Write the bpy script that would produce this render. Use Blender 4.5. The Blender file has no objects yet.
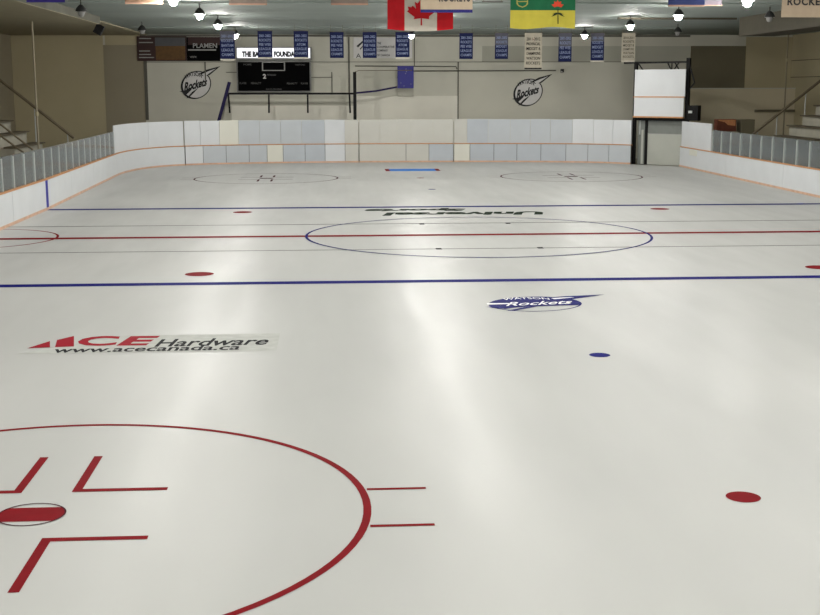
import bpy, bmesh, math, random
from mathutils import Vector, Matrix
random.seed(7)
SC = bpy.context.scene
COL = SC.collection
PI = math.pi

# ------------------------------------------------------------------ camera
F, YAW, PIT, ROLL = 1245.4, 0.0633, 0.1745, -0.0017
CAM = Vector((-3.911, -32.961, 3.870))
fw = Vector((math.sin(YAW)*math.cos(PIT), math.cos(YAW)*math.cos(PIT), -math.sin(PIT)))
r0 = Vector((math.cos(YAW), -math.sin(YAW), 0)); u0 = r0.cross(fw)
rt = math.cos(ROLL)*r0 + math.sin(ROLL)*u0
up = -math.sin(ROLL)*r0 + math.cos(ROLL)*u0
cd = bpy.data.cameras.new('camera'); cam = bpy.data.objects.new('camera', cd); COL.objects.link(cam)
cd.sensor_fit = 'HORIZONTAL'; cd.sensor_width = 36; cd.lens = F/820*36; cd.clip_end = 300
M = Matrix((rt, up, -fw)).transposed().to_4x4(); M.translation = CAM
cam.matrix_world = M
SC.camera = cam

def ray(x, y): return fw*F + rt*(x-410) - up*(y-307.5)
def at(x, y, Y):                      # the point of the upright plane at depth Y seen at (x, y)
    d = ray(x, y); return CAM + d*((Y-CAM.y)/d.y)
def gr(x, y):                         # the point of the ice
    d = ray(x, y); p = CAM + d*(-CAM.z/d.z); return (p.x, p.y)
def px(P):
    d = Vector(P)-CAM; return 410 + F*d.dot(rt)/d.dot(fw)

# ------------------------------------------------------------------ materials
def lin(c):
    return tuple(((v/255)/12.92 if v/255 <= .04045 else ((v/255+.055)/1.055)**2.4) for v in c) + (1,)
def mat(name, rgb, rough=.6, metal=0, var=.06, scale=3.0, spec=.4, bump=0, emit=0, stretch=None):
    m = bpy.data.materials.new(name); m.use_nodes = True
    n, l = m.node_tree.nodes, m.node_tree.links
    b = n['Principled BSDF']; c = lin(rgb)
    b.inputs['Roughness'].default_value = rough; b.inputs['Metallic'].default_value = metal
    b.inputs['Specular IOR Level'].default_value = spec
    tc = n.new('ShaderNodeTexCoord'); nz = n.new('ShaderNodeTexNoise')
    nz.inputs['Scale'].default_value = scale; nz.inputs['Detail'].default_value = 5
    if stretch:
        mp = n.new('ShaderNodeMapping'); mp.inputs['Scale'].default_value = stretch
        l.new(tc.outputs['Object'], mp.inputs['Vector']); l.new(mp.outputs['Vector'], nz.inputs['Vector'])
    else: l.new(tc.outputs['Object'], nz.inputs['Vector'])
    rp = n.new('ShaderNodeValToRGB')
    rp.color_ramp.elements[0].position = .3; rp.color_ramp.elements[1].position = .7
    rp.color_ramp.elements[0].color = tuple(max(0, v*(1-var)) for v in c[:3])+(1,)
    rp.color_ramp.elements[1].color = tuple(min(1, v*(1+var)) for v in c[:3])+(1,)
    l.new(nz.outputs['Fac'], rp.inputs['Fac']); l.new(rp.outputs['Color'], b.inputs['Base Color'])
    if bump:
        bp = n.new('ShaderNodeBump'); bp.inputs['Strength'].default_value = bump; bp.inputs['Distance'].default_value = .02
        l.new(nz.outputs['Fac'], bp.inputs['Height']); l.new(bp.outputs['Normal'], b.inputs['Normal'])
    if emit:
        b.inputs['Emission Color'].default_value = c; b.inputs['Emission Strength'].default_value = emit
    return m

ICE_SPEC, ICE_ROUGH = .07, .37
def ice_material():
    m = bpy.data.materials.new('ice'); m.use_nodes = True
    n, l = m.node_tree.nodes, m.node_tree.links; b = n['Principled BSDF']
    tc = n.new('ShaderNodeTexCoord')
    mp = n.new('ShaderNodeMapping'); mp.inputs['Scale'].default_value = (.16, .05, 1)
    l.new(tc.outputs['Object'], mp.inputs['Vector'])
    a = n.new('ShaderNodeTexNoise'); a.inputs['Scale'].default_value = 3; a.inputs['Detail'].default_value = 3
    l.new(mp.outputs['Vector'], a.inputs['Vector'])
    rp = n.new('ShaderNodeValToRGB'); e = rp.color_ramp.elements
    e[0].position, e[1].position = .25, .75
    e[0].color = (.475, .478, .468, 1); e[1].color = (.545, .546, .534, 1)
    l.new(a.outputs['Fac'], rp.inputs['Fac']); l.new(rp.outputs['Color'], b.inputs['Base Color'])
    # resurfacer passes: long soft bands along the rink, with patchy gloss
    mp2 = n.new('ShaderNodeMapping'); mp2.inputs['Scale'].default_value = (.9, .12, 1)
    l.new(tc.outputs['Object'], mp2.inputs['Vector'])
    c = n.new('ShaderNodeTexNoise'); c.inputs['Scale'].default_value = 2.2; c.inputs['Detail'].default_value = 2
    l.new(mp2.outputs['Vector'], c.inputs['Vector'])
    mr = n.new('ShaderNodeMapRange'); mr.inputs['From Min'].default_value = .3; mr.inputs['From Max'].default_value = .7
    mr.inputs['To Min'].default_value = ICE_ROUGH-.05; mr.inputs['To Max'].default_value = ICE_ROUGH+.05
    l.new(c.outputs['Fac'], mr.inputs['Value']); l.new(mr.outputs['Result'], b.inputs['Roughness'])
    b.inputs['Specular IOR Level'].default_value = ICE_SPEC; b.inputs['IOR'].default_value = 1.31
    return m
def paint(name, rgb): return mat(name, rgb, rough=.62, var=.08, scale=6, spec=.03)
def glass_material():
    m = bpy.data.materials.new('shield_glass'); m.use_nodes = True
    n, l = m.node_tree.nodes, m.node_tree.links
    out = n['Material Output']; n.remove(n['Principled BSDF'])
    t = n.new('ShaderNodeBsdfTransparent'); t.inputs['Color'].default_value = (.84, .89, .89, 1)
    d = n.new('ShaderNodeBsdfDiffuse'); d.inputs['Color'].default_value = (.70, .78, .78, 1)
    g = n.new('ShaderNodeBsdfGlossy'); g.inputs['Roughness'].default_value = .12
    m1 = n.new('ShaderNodeMixShader'); nz = n.new('ShaderNodeTexNoise'); nz.inputs['Scale'].default_value = 2
    mr = n.new('ShaderNodeMapRange'); mr.inputs['To Min'].default_value = .06; mr.inputs['To Max'].default_value = .22
    l.new(nz.outputs['Fac'], mr.inputs['Value']); l.new(mr.outputs['Result'], m1.inputs[0])
    l.new(t.outputs[0], m1.inputs[1]); l.new(d.outputs[0], m1.inputs[2])
    m2 = n.new('ShaderNodeMixShader'); fr = n.new('ShaderNodeFresnel'); fr.inputs['IOR'].default_value = 1.35
    l.new(fr.outputs[0], m2.inputs[0]); l.new(m1.outputs[0], m2.inputs[1]); l.new(g.outputs[0], m2.inputs[2])
    l.new(m2.outputs[0], out.inputs['Surface'])
    return m

ICE = ice_material(); GLASS = glass_material()
RED = paint('red_ice_paint', (122, 8, 20)); BLUE = paint('blue_ice_paint', (12, 14, 104))
MAROON = paint('maroon_ice_paint', (70, 22, 34)); GREYL = paint('grey_ice_paint', (84, 84, 82))
NAVY = paint('navy_ice_paint', (34, 36, 104)); WHITEP = paint('white_ice_paint', (240, 240, 240))
LBLUE = paint('pale_blue_ice_paint', (70, 125, 205)); GREENP = paint('dark_green_ice_paint', (18, 36, 22))
BLACKP = paint('black_ice_paint', (28, 28, 32)); ACERED = paint('logo_red_ice_paint', (150, 24, 40))
MESHP = paint('logo_backing_ice_paint', (187, 188, 184))
WHITE = mat('white_board', (211, 214, 217), .45, var=.03, scale=1.2)
BLUISH = mat('bluish_board', (188, 193, 198), .45, var=.03, scale=1.2)
BLUISH2 = mat('steel_blue_board', (182, 188, 195), .45, var=.04, scale=1.2)
CREAM = mat('cream_board', (198, 197, 190), .5, var=.03, scale=1.2)
IVORY = mat('ivory_board', (216, 215, 204), .5, var=.02, scale=1.2)
ORANGE = mat('orange_rail', (196, 140, 92), .5, var=.12, scale=4)
KICK = mat('faded_orange_kickplate', (207, 170, 144), .5, var=.15, scale=3)
JOINT = mat('dark_joint', (60, 58, 55), .7)
BLUEB = mat('blue_board_stripe', (22, 26, 150), .5)
STEEL = mat('pale_metal', (188, 192, 190), .4, metal=.3)
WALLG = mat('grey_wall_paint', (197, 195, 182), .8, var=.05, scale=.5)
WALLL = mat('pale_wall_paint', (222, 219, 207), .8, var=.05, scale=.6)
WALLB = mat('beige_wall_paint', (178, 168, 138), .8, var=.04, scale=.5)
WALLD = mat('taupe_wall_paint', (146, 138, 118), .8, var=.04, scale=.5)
WALLO = mat('dark_olive', (108, 102, 82), .8, var=.06, scale=.6)
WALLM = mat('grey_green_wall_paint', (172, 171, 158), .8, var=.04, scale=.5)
CEIL = mat('ceiling_liner', (132, 141, 136), .75, var=.06, scale=.35, stretch=(.3, 2.5, 1))
CEILD = mat('dark_soffit', (66, 62, 50), .85)
CEILB = mat('bay_soffit', (152, 144, 120), .85)
FASC = mat('fascia', (96, 95, 84), .85)
WALLP = mat('lower_wall_paint', (206, 196, 170), .8, var=.04, scale=.5)
SEAM = mat('seam', (92, 90, 82), .8)
CONC = mat('concrete', (150, 146, 132), .85, var=.1, scale=2)
CONCL = mat('pale_concrete', (166, 162, 148), .85, var=.08, scale=2)
WOOD = mat('dark_bench_wood', (92, 84, 68), .7, var=.15, scale=2)
DARKM = mat('dark_metal', (17, 16, 17), .6, spec=.2)
RAILM = mat('brown_handrail_metal', (106, 96, 77), .5, metal=.2)
PURPLE = mat('purple_metal', (28, 20, 66), .6, spec=.2)
BLACK = mat('black_panel', (8, 8, 9), .9, spec=.05)
DIMG = mat('dim_lettering', (88, 88, 87), .7)
GREYT = mat('grey_lettering', (150, 150, 148), .6)
FRAMEG = mat('grey_frame', (120, 120, 118), .5)
SIGNW = mat('lit_white_sign', (245, 245, 250), .5, emit=.95)
INK = mat('black_ink', (18, 18, 20), .6)
BANB = mat('navy_banner_cloth', (14, 25, 72), .85, var=.1, scale=8)
BANG = mat('grey_banner_cloth', (92, 92, 104), .85, var=.08, scale=8)
BANT = mat('pale_blue_lettering', (146, 158, 194), .8)
BANW = mat('white_banner_cloth', (190, 182, 165), .85, var=.06, scale=6)
HEM = mat('white_hem', (214, 208, 196), .85)
FLAGR = mat('red_flag_cloth', (182, 12, 26), .85, var=.08, scale=4)
FLAGW = mat('white_flag_cloth', (194, 187, 175), .85, var=.05, scale=4)
FLAGG = mat('green_flag_cloth', (22, 96, 62), .85, var=.08, scale=4)
FLAGY = mat('yellow_flag_cloth', (190, 178, 66), .85, var=.06, scale=4)
GOLD = mat('gold_cloth', (170, 160, 84), .85)
LENS = mat('lamp_lens', (255, 252, 246), .5, emit=800)
LAMPB = mat('lamp_housing', (52, 52, 52), .5, metal=.4)
LAMPI = mat('lamp_reflector', (230, 230, 225), .4)
PINKH = mat('pink_hem', (156, 124, 106), .85)
FADED = mat('faded_banner_cloth', (112, 100, 92), .85)
BROWN = mat('brown_box', (96, 48, 30), .7, var=.2, scale=6)
TANO = mat('tan_box_top', (190, 128, 84), .7, var=.15, scale=6)
DOORG = mat('grey_door_paint', (178, 180, 172), .6, var=.05, scale=1)
DOORD = mat('dark_grey_door_paint', (124, 128, 124), .6)
AMBER = mat('wheat_print', (98, 68, 28), .6, var=.25, scale=5)
SKYP = mat('grey_sky_print', (82, 83, 86), .6, var=.1, scale=3)
DKRED = mat('dark_red_print', (52, 27, 24), .6)
SIGNG = mat('white_sign_face', (206, 204, 202), .6)
HOLLOW = mat('bay_darkness', (60, 58, 52), .9)

# ------------------------------------------------------------------ mesh helpers
def nb(): return bmesh.new()
def quad(bm, pts, mi=0):
    vs = [bm.verts.new(p) for p in pts]
    f = bm.faces.new(vs); f.material_index = mi; return f
def box(bm, x0, x1, y0, y1, z0, z1, mi=0, M=None):
    P = [Vector((x, y, z)) for z in (z0, z1) for y in (y0, y1) for x in (x0, x1)]
    if M: P = [M @ p for p in P]
    v = [bm.verts.new(p) for p in P]
    for q in ((0,2,3,1),(4,5,7,6),(0,1,5,4),(2,6,7,3),(0,4,6,2),(1,3,7,5)):
        bm.faces.new([v[i] for i in q]).material_index = mi
def tube(bm, pts, r, n=8, mi=0, sq=False):
    pts = [Vector(p) for p in pts]; rings = []
    if sq: n = 4
    for i, p in enumerate(pts):
        t = (pts[min(i+1, len(pts)-1)] - pts[max(i-1, 0)]).normalized()
        a = t.cross(Vector((0, 0, 1)))
        if a.length < .05: a = t.cross(Vector((0, 1, 0)))
        a.normalize(); b = a.cross(t)
        o = PI/4 if sq else 0
        rings.append([bm.verts.new(p + r*(math.cos(2*PI*k/n+o)*a + math.sin(2*PI*k/n+o)*b)) for k in range(n)])
    for A, B in zip(rings, rings[1:]):
        for k in range(n):
            bm.faces.new((A[k], A[(k+1) % n], B[(k+1) % n], B[k])).material_index = mi
    bm.faces.new(rings[0][::-1]); bm.faces.new(rings[-1])
def lathe(bm, prof, c, n=20, mi=0):
    c = Vector(c); R = [[bm.verts.new(c+Vector((r*math.cos(2*PI*k/n), r*math.sin(2*PI*k/n), z))) for k in range(n)] for r, z in prof]
    for A, B in zip(R, R[1:]):
        for k in range(n): bm.faces.new((A[k], A[(k+1) % n], B[(k+1) % n], B[k])).material_index = mi
    return R
def poly(bm, pts, fn=None, mi=0):
    vs = [bm.verts.new(fn(*p) if fn else p) for p in pts]
    f = bm.faces.new(vs); f.material_index = mi
    bmesh.ops.triangulate(bm, faces=[f]); 
def text_tris(body, offset=0.0, shear=0.0, spacing=1.0, line=1.0):
    c = bpy.data.curves.new('lettering', 'FONT'); c.body = body; c.offset = offset; c.shear = shear
    c.space_character = spacing; c.space_line = line; c.align_x = 'CENTER'; c.resolution_u = 3
    o = bpy.data.objects.new('lettering', c); COL.objects.link(o)
    dg = bpy.context.evaluated_depsgraph_get(); me = bpy.data.meshes.new_from_object(o.evaluated_get(dg))
    V = [(v.co.x, v.co.y) for v in me.vertices]; T = [tuple(p.vertices) for p in me.polygons]
    bpy.data.objects.remove(o); bpy.data.curves.remove(c); bpy.data.meshes.remove(me)
    x0, x1 = min(v[0] for v in V), max(v[0] for v in V); y0, y1 = min(v[1] for v in V), max(v[1] for v in V)
    return [((x-x0)/(x1-x0), (y-y0)/(y1-y0)) for x, y in V], T
def text(bm, body, fn, mi=0, **k):    # fn maps (0..1, 0..1) of the text's own box to a point
    V, T = text_tris(body, **k)
    vs = [bm.verts.new(fn(*v)) for v in V]
    for t in T:
        try: bm.faces.new([vs[i] for i in t]).material_index = mi
        except ValueError: pass
def link(name, bm, mats, parent=None, smooth=False, flip=True):
    root = parent
    base = Vector()
    while root is not None: base += root.location; root = root.parent
    if flip: bmesh.ops.recalc_face_normals(bm, faces=bm.faces)
    me = bpy.data.meshes.new(name); bm.to_mesh(me); bm.free()
    if base.length: me.transform(Matrix.Translation(-base))
    if smooth:
        for p in me.polygons: p.use_smooth = True
    for m in (mats if isinstance(mats, (list, tuple)) else [mats]): me.materials.append(m)
    o = bpy.data.objects.new(name, me); COL.objects.link(o); o.parent = parent
    return o
def tag(o, label, cat, group=None):
    o['label'] = label; o['category'] = cat
    if group: o['group'] = group
    return o
def thing(name, loc, label, cat, group=None):
    o = bpy.data.objects.new(name, None); COL.objects.link(o); o.location = loc; o.empty_display_size = .2
    return tag(o, label, cat, group)
def struct(name, bm, mats):
    o = link(name, bm, mats); o['kind'] = 'structure'; return o
def part(name, bm, mats, parent, label=None, **k):
    o = link(name, bm, mats, parent, **k)
    if label: o['label'] = label
    return o
def copy_tree(o, loc, label):
    c = o.copy(); COL.objects.link(c); c.location = loc; c['label'] = label
    for ch in list(o.children):
        d = ch.copy(); COL.objects.link(d); d.parent = c
        for g in list(ch.children):
            e = g.copy(); COL.objects.link(e); e.parent = d
    return c

# ------------------------------------------------------------------ the hall
XL, XR, YB, YF, ZC = -20.8, 21.7, 36.0, -36.0, 6.72
bm = nb(); box(bm, XL-.3, XR+.3, YF-.3, YB+.3, -.3, -.03); struct('floor', bm, CONC)
bm = nb(); box(bm, XL-.3, XR+.3, YF-.3, YB+.3, ZC, ZC+.3); struct('ceiling', bm, CEIL)
bm = nb(); box(bm, XL-.3, XR+.3, YB, YB+.3, -.03, ZC); struct('wall_back', bm, WALLG)
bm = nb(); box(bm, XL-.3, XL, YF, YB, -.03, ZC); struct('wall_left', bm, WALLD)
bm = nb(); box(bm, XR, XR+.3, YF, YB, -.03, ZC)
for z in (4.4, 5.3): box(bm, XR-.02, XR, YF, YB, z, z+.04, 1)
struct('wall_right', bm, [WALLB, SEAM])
bm = nb(); box(bm, XL-.3, XR+.3, YF-.3, YF, -.03, ZC); struct('wall_front', bm, WALLG)

tn = [0]
def trim(bm, m):
    tn[0] += 1; return struct('trim_%d' % tn[0], bm, m)
def wall_rect(x0, y0, x1, y1, m, d=.02):
    ym = min(90, (y0+y1)/2); xa, xb = at(x0, ym, YB).x, at(x1, ym, YB).x; q = nb()
    box(q, xa, xb, YB-d, YB-.001, max(0, at(x0, y1, YB).z), min(at(x0, y0, YB).z, ZC-.001), 0); return trim(q, m)
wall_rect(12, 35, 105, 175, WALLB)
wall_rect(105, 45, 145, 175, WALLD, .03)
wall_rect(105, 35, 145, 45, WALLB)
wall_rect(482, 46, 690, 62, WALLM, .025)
wall_rect(690, 46, 745, 88, WALLO, .04)  # dark olive rectangle, laid flat on the back wall above the ledge
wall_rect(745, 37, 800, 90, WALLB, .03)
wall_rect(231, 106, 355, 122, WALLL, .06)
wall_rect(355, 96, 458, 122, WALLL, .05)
q = nb()
for x0, y0, x1, y1 in ((145, 61.6, 690, 62.3), (348.6, 37, 349.4, 93), (414, 37, 414.7, 66), (457.4, 62, 458.6, 119), (146, 61, 146.8, 120), (140, 35.2, 690, 36.6), (205, 62, 205.7, 80), (226, 72, 237, 72.6), (309, 77, 332, 77.6), (331.6, 72, 332.2, 93)):
    a = at(x0, y1, YB); b = at(x1, y0, YB); box(q, a.x, max(b.x, a.x+.03), YB-.075, YB-.002, a.z, min(b.z, ZC-.002))
trim(q, SEAM)
# low wall behind the right-hand stand, capped by a pale ledge, bulkheads under the ceiling
q = nb(); a = at(690, 88, 35.2); b = at(803, 88, 35.2); box(q, a.x, b.x, 35.2, YB, 0, a.z-.06); box(q, a.x-.02, b.x, 35.15, YB, a.z-.06, a.z, 1); trim(q, [WALLP, WALLG])
q = nb(); box(q, 13.1, 14.6, YF, 19, 5.96, ZC); trim(q, CEILD)
q = nb(); box(q, XL, -13.1, YF, 19, 6.41, ZC-.002); box(q, XL, -13.6, 19.001, YB, ZC-.06, ZC-.002); trim(q, CEILB)
q = nb(); box(q, -13.1, -13.08, YF, 19, 6.43, ZC-.002); trim(q, FASC)
q = nb(); box(q, 8.0, 13.0, 19, 19.15, ZC-.08, ZC); trim(q, CEILD)
q = nb(); box(q, -13.1, 13.1, -2, -1.9, ZC-.05, ZC); box(q, -13.1, 13.1, 10, 10.1, ZC-.05, ZC); box(q, -13.1, 13.1, 27.5, 27.6, ZC-.05, ZC); trim(q, CEIL)

# ------------------------------------------------------------------ boards path
WL, WR = -13.07, 13.42
def XW(y): return WL if y < 8 else WL-.42*(y-8)/16.0          # the left side runs very slightly outwards
ctrl = [(XW(20), 20), (XW(22), 22), (XW(24), 24), (-13.46, 25.7), (-13.24, 27.6), (-12.82, 29.2), (-12.16, 30.5), (-11.29, 31.35), (-10.1, 32.0), (-8.3, 32.5), (-5.5, 32.98), (-2.5, 33.12), (0, 33.1), (2.6, 32.98), (5.5, 32.72), (8.1, 32.2), (10, 31.45), (11.42, 30.3)]
def catmull(P, n=10):
    out = []
    for i in range(len(P)-1):
        p0, p1, p2, p3 = P[max(i-1, 0)], P[i], P[i+1], P[min(i+2, len(P)-1)]
        for k in range(n):
            t = k/n
            out.append(tuple(.5*(2*b+(c-a)*t+(2*a-5*b+4*c-d)*t*t+(3*b-a-3*c+d)*t**3) for a, b, c, d in zip(p0, p1, p2, p3)))
    return out+[P[-1]]
PATH = catmull(ctrl)
PXS = [px((x, y, 1.0)) for x, y in PATH]
def cut(xa, xb):                      # the stretch of board path between two joints
    def pt(x):
        for i in range(len(PXS)-1):
            if PXS[i] <= x <= PXS[i+1]:
                t = (x-PXS[i])/(PXS[i+1]-PXS[i]); a, b = PATH[i], PATH[i+1]
                return (a[0]+(b[0]-a[0])*t, a[1]+(b[1]-a[1])*t)
        return PATH[0] if x < PXS[0] else PATH[-1]
    return [pt(xa)] + [PATH[i] for i in range(len(PXS)) if xa+.3 < PXS[i] < xb-.3] + [pt(xb)]
def strip(bm, pts, o0, o1, z0, z1, mi=0):    # o: offset to the outside of the rink
    rings = []
    for i, p in enumerate(pts):
        a = Vector(pts[max(i-1, 0)]); b = Vector(pts[min(i+1, len(pts)-1)])
        t = (b-a).normalized(); nrm = Vector((-t.y, t.x)); p = Vector(p)
        A, B = p+nrm*o0, p+nrm*o1
        rings.append([bm.verts.new(v) for v in ((A.x, A.y, z0), (A.x, A.y, z1), (B.x, B.y, z1), (B.x, B.y, z0))])
    for A, B in zip(rings, rings[1:]):
        for k in range(4): bm.faces.new((A[k], B[k], B[(k+1) % 4], A[(k+1) % 4])).material_index = mi
    bm.faces.new(rings[0]).material_index = mi; bm.faces.new(rings[-1][::-1]).material_index = mi
def inset(pts, g):
    a, b = Vector(pts[0]), Vector(pts[1]); c, d = Vector(pts[-1]), Vector(pts[-2])
    return [tuple(a+(b-a).normalized()*g)] + list(pts[1:-1]) + [tuple(c+(d-c).normalized()*g)]

HB, HT = .97, 2.24
# ice sheet inside the boards
bm = nb()
outline = [(WL-.05, YF+.5), (WL-.05, 8)] + [(x, y) for x, y in PATH] + [(13.5, 28.3), (WR+.05, 27), (WR+.05, YF+.5)]
vs = [bm.verts.new((x, y, 0)) for x, y in outline]; lo = [bm.verts.new((x, y, -.03)) for x, y in outline]
bm.faces.new(vs); bm.faces.new(lo[::-1])
for i in range(len(vs)): bm.faces.new((vs[i], lo[i], lo[(i+1) % len(vs)], vs[(i+1) % len(vs)]))
o = tag(link('ice_sheet', bm, ICE), 'white painted sheet of ice filling the rink inside the boards', 'ice')
o['kind'] = 'structure'; del o['category']; o.name = 'floor_ice'

def board(label, pts, lower, upper, rail_seg=True):
    c = Vector(pts[len(pts)//2]); t = thing('dasher_board', (c.x, c.y, 0), label, 'rink boards', 'dasher boards around the ice')
    bm = nb(); strip(bm, pts, .03, .16, 0, HB-.02); part('backing', bm, JOINT, t)
    bm = nb(); strip(bm, pts, -.012, .03, 0, .085); part('kick_plate', bm, KICK, t, 'faded orange kick plate along the ice')
    bm = nb(); strip(bm, pts, -.012, .17, HB-.01, HB+.03); part('cap_rail', bm, ORANGE, t, 'orange cap rail')
    for seg, m in lower:
        bm = nb(); strip(bm, inset(seg, .012), 0, .03, .085, HB-.02); part('facing_sheet', bm, m, t)
    for seg, m in upper:
        bm = nb(); strip(bm, inset(seg, .008), .06, .10, HB+.03, HT + random.uniform(-.012, .012)); part('shield_sheet', bm, m, t)
    return t
def segs(xs, ms): return [(cut(a, b), m) for a, b, m in zip(xs, xs[1:], ms)]
# straight side, left
YL = cut(116, 184)[0][1]-.004
Lp = [(XW(y), y) for y in (-30, -10, 0, 8, YL)]
lp = [(XW(y), y) for y in (-30, -20, -10, -2, 3.6, 8, 12.5, 17.5, YL)]
t = board('long straight white boards along the left side, under the glass', Lp, [([a, b], WHITE) for a, b in zip(lp, lp[1:])], [])
q = nb(); box(q, WL-.005, WL+.008, 7.86, 8.16, 0.0, HB-.02); part('blue_stripe', q, BLUEB, t, 'blue line carried up the board face')
q = nb(); box(q, WL-.005, WL+.008, -.15, .15, 0.0, HB-.02); part('red_stripe', q, RED, t, 'red line carried up the board face')
U = segs([116, 150, 184.4], [WHITE, WHITE]); 
board('curved white boards of the left corner with tall white sheets above', cut(116, 184.6), segs([116, 184.6], [WHITE]), U)
board('boards left of the rail post, with one ivory upper sheet among bluish ones', cut(185.2, 358.6),
      segs([185.2, 203, 226, 249, 267, 283, 305, 325, 345, 358.6], [WHITE, BLUISH, BLUISH, BLUISH, IVORY, BLUISH2, BLUISH2, WHITE, CREAM]),
      segs([185.3, 201, 220, 239, 260, 281, 302, 325, 345, 358.6], [WHITE, WHITE, IVORY, BLUISH, BLUISH, BLUISH, BLUISH2, WHITE, CREAM]))
board('cream coloured middle boards behind the pale blue crease', cut(359.2, 453.4),
      segs([359.2, 406, 429, 453.4], [CREAM, CREAM, BLUISH2]), segs([359.3, 380, 397, 411, 433, 453.4], [CREAM]*5))
board('bluish boards to the right of the cream ones, ending at the gate', cut(454, 631.6),
      segs([454, 470, 494, 517, 541, 566, 588, 609, 631.6], [IVORY, BLUISH2, BLUISH2, BLUISH2, BLUISH2, BLUISH, BLUISH, BLUISH]),
      segs([454.1, 467, 488, 510, 530, 550, 572, 593, 612, 631.6], [CREAM, BLUISH2, BLUISH, BLUISH, BLUISH, BLUISH, WHITE, WHITE, WHITE]))
Rp = [(WR, 28.35), (WR, 20), (WR, 10), (WR, 0), (WR, -30)]
rp = [(WR, y) for y in (28.35, 21, 14, 7, 0, -10, -20, -30)]
t = board('long straight white boards along the right side, starting at the gate with one tall sheet', Rp,
      [([a, b], WHITE) for a, b in zip(rp, rp[1:])], [([(WR, 28.35), (WR, 23.5)], WHITE)])
q = nb(); box(q, WR-.025, WR-.003, 25.4, 26.6, .66, .92); part('patch_plate', q, IVORY, t, 'small pale plate screwed on the board')
q = nb(); box(q, WR-.008, WR+.005, 7.86, 8.16, 0, HB-.02); part('blue_stripe', q, BLUEB, t, 'blue line carried up the board face')

# glass on the side boards
def glass(label, FX, ys, ztop, s):
    X = FX(ys[0]); t = thing('glass_shield', (X, ys[0], HB+.034), label, 'rink glass', 'glass shields on the side boards')
    for a, b in zip(ys, ys[1:]):
        X = FX((a+b)/2); q = nb(); box(q, X-.006, X+.006, min(a, b)+.03, max(a, b)-.03, HB+.034, ztop); part('pane', q, GLASS, t)
    for y in ys:
        X = FX(y); q = nb(); box(q, X-.03, X+.03, y-.022, y+.022, HB+.034, ztop-.04); part('post', q, STEEL, t, 'thin pale metal post')
    return t
glass('row of glass panes on the left boards, beside the stairs', lambda y: XW(y)-.08, [YL-.06-1.31*i for i in range(19)], 1.97, -1)
glass('row of glass panes on the right boards, under the handrail', lambda y: WR+.08, [23.3-1.30*i for i in range(15)], 1.96, 1)

# ------------------------------------------------------------------ ice markings
Z1, Z2, Z3 = .003, .005, .007
def rect(bm, x0, x1, y0, y1, z=Z1, mi=0): quad(bm, [(x0, y0, z), (x1, y0, z), (x1, y1, z), (x0, y1, z)], mi)
def ring(bm, cx, cy, R, w, z=Z1, a0=0, a1=2*PI, n=96, mi=0):
    for k in range(n):
        a, b = a0+(a1-a0)*k/n, a0+(a1-a0)*(k+1)/n
        quad(bm, [(cx+(R-w/2)*math.cos(a), cy+(R-w/2)*math.sin(a), z), (cx+(R+w/2)*math.cos(a), cy+(R+w/2)*math.sin(a), z),
                  (cx+(R+w/2)*math.cos(b), cy+(R+w/2)*math.sin(b), z), (cx+(R-w/2)*math.cos(b), cy+(R-w/2)*math.sin(b), z)], mi)
def disc(bm, cx, cy, R, z=Z1, n=40, mi=0, h=None):
    pts = []
    for k in range(n):
        a = 2*PI*k/n; y = R*math.sin(a)
        if h: y = max(-h, min(h, y))
        pts.append((cx+R*math.cos(a), cy+y, z))
    quad(bm, pts, mi)
def hline(name, y, w, m, label, cat, x0=WL+.02, x1=WR-.02):
    q = nb(); rect(q, x0, x1, y-w/2, y+w/2, Z2 if m is RED else Z1); return tag(link(name, q, m, flip=False), label, cat)
B = 8.008
hline('blue_line', -B, .36, BLUE, 'wide blue line straight across the ice in front of the rocket emblem', 'blue line')
hline('blue_line', B, .40, BLUE, 'thin looking blue line across the ice beyond the centre circle', 'blue line')
hline('centre_line', 0, .36, RED, 'dark red line across the ice through the centre circle', 'centre line')
q = nb(); hl = hline('grey_line', -2.9, .07, GREYL, 'thin grey line across the ice on the near side of the red line', 'ice line')
h2 = hline('grey_line', 2.9, .09, GREYL, 'thin grey line across the ice on the far side of the red line', 'ice line')
for par, y in ((hl, -2.9), (h2, 2.75)):
    for x in (-1.3, 1.2):
        q = nb(); rect(q, x-.07, x+.07, y-.13, y+.13, Z2); part('tick', q, BLACKP, par, 'small dark tick on the line', flip=False)
t = thing('centre_circle', (0, 0, 0), 'large blue circle in the middle of the ice, crossed by the red line', 'centre circle')
q = nb(); ring(q, 0, 0, 4.572, .07, Z3); part('ring', q, BLUE, t, flip=False)
q = nb(); ring(q, -13.38, .1, 2.25, .07, Z1, -PI/2, PI/2, 40); tag(link('referee_crease', q, RED, flip=False), 'small red half circle on the ice against the left boards', 'crease')
S, YE = 6.706, 21.74
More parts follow.
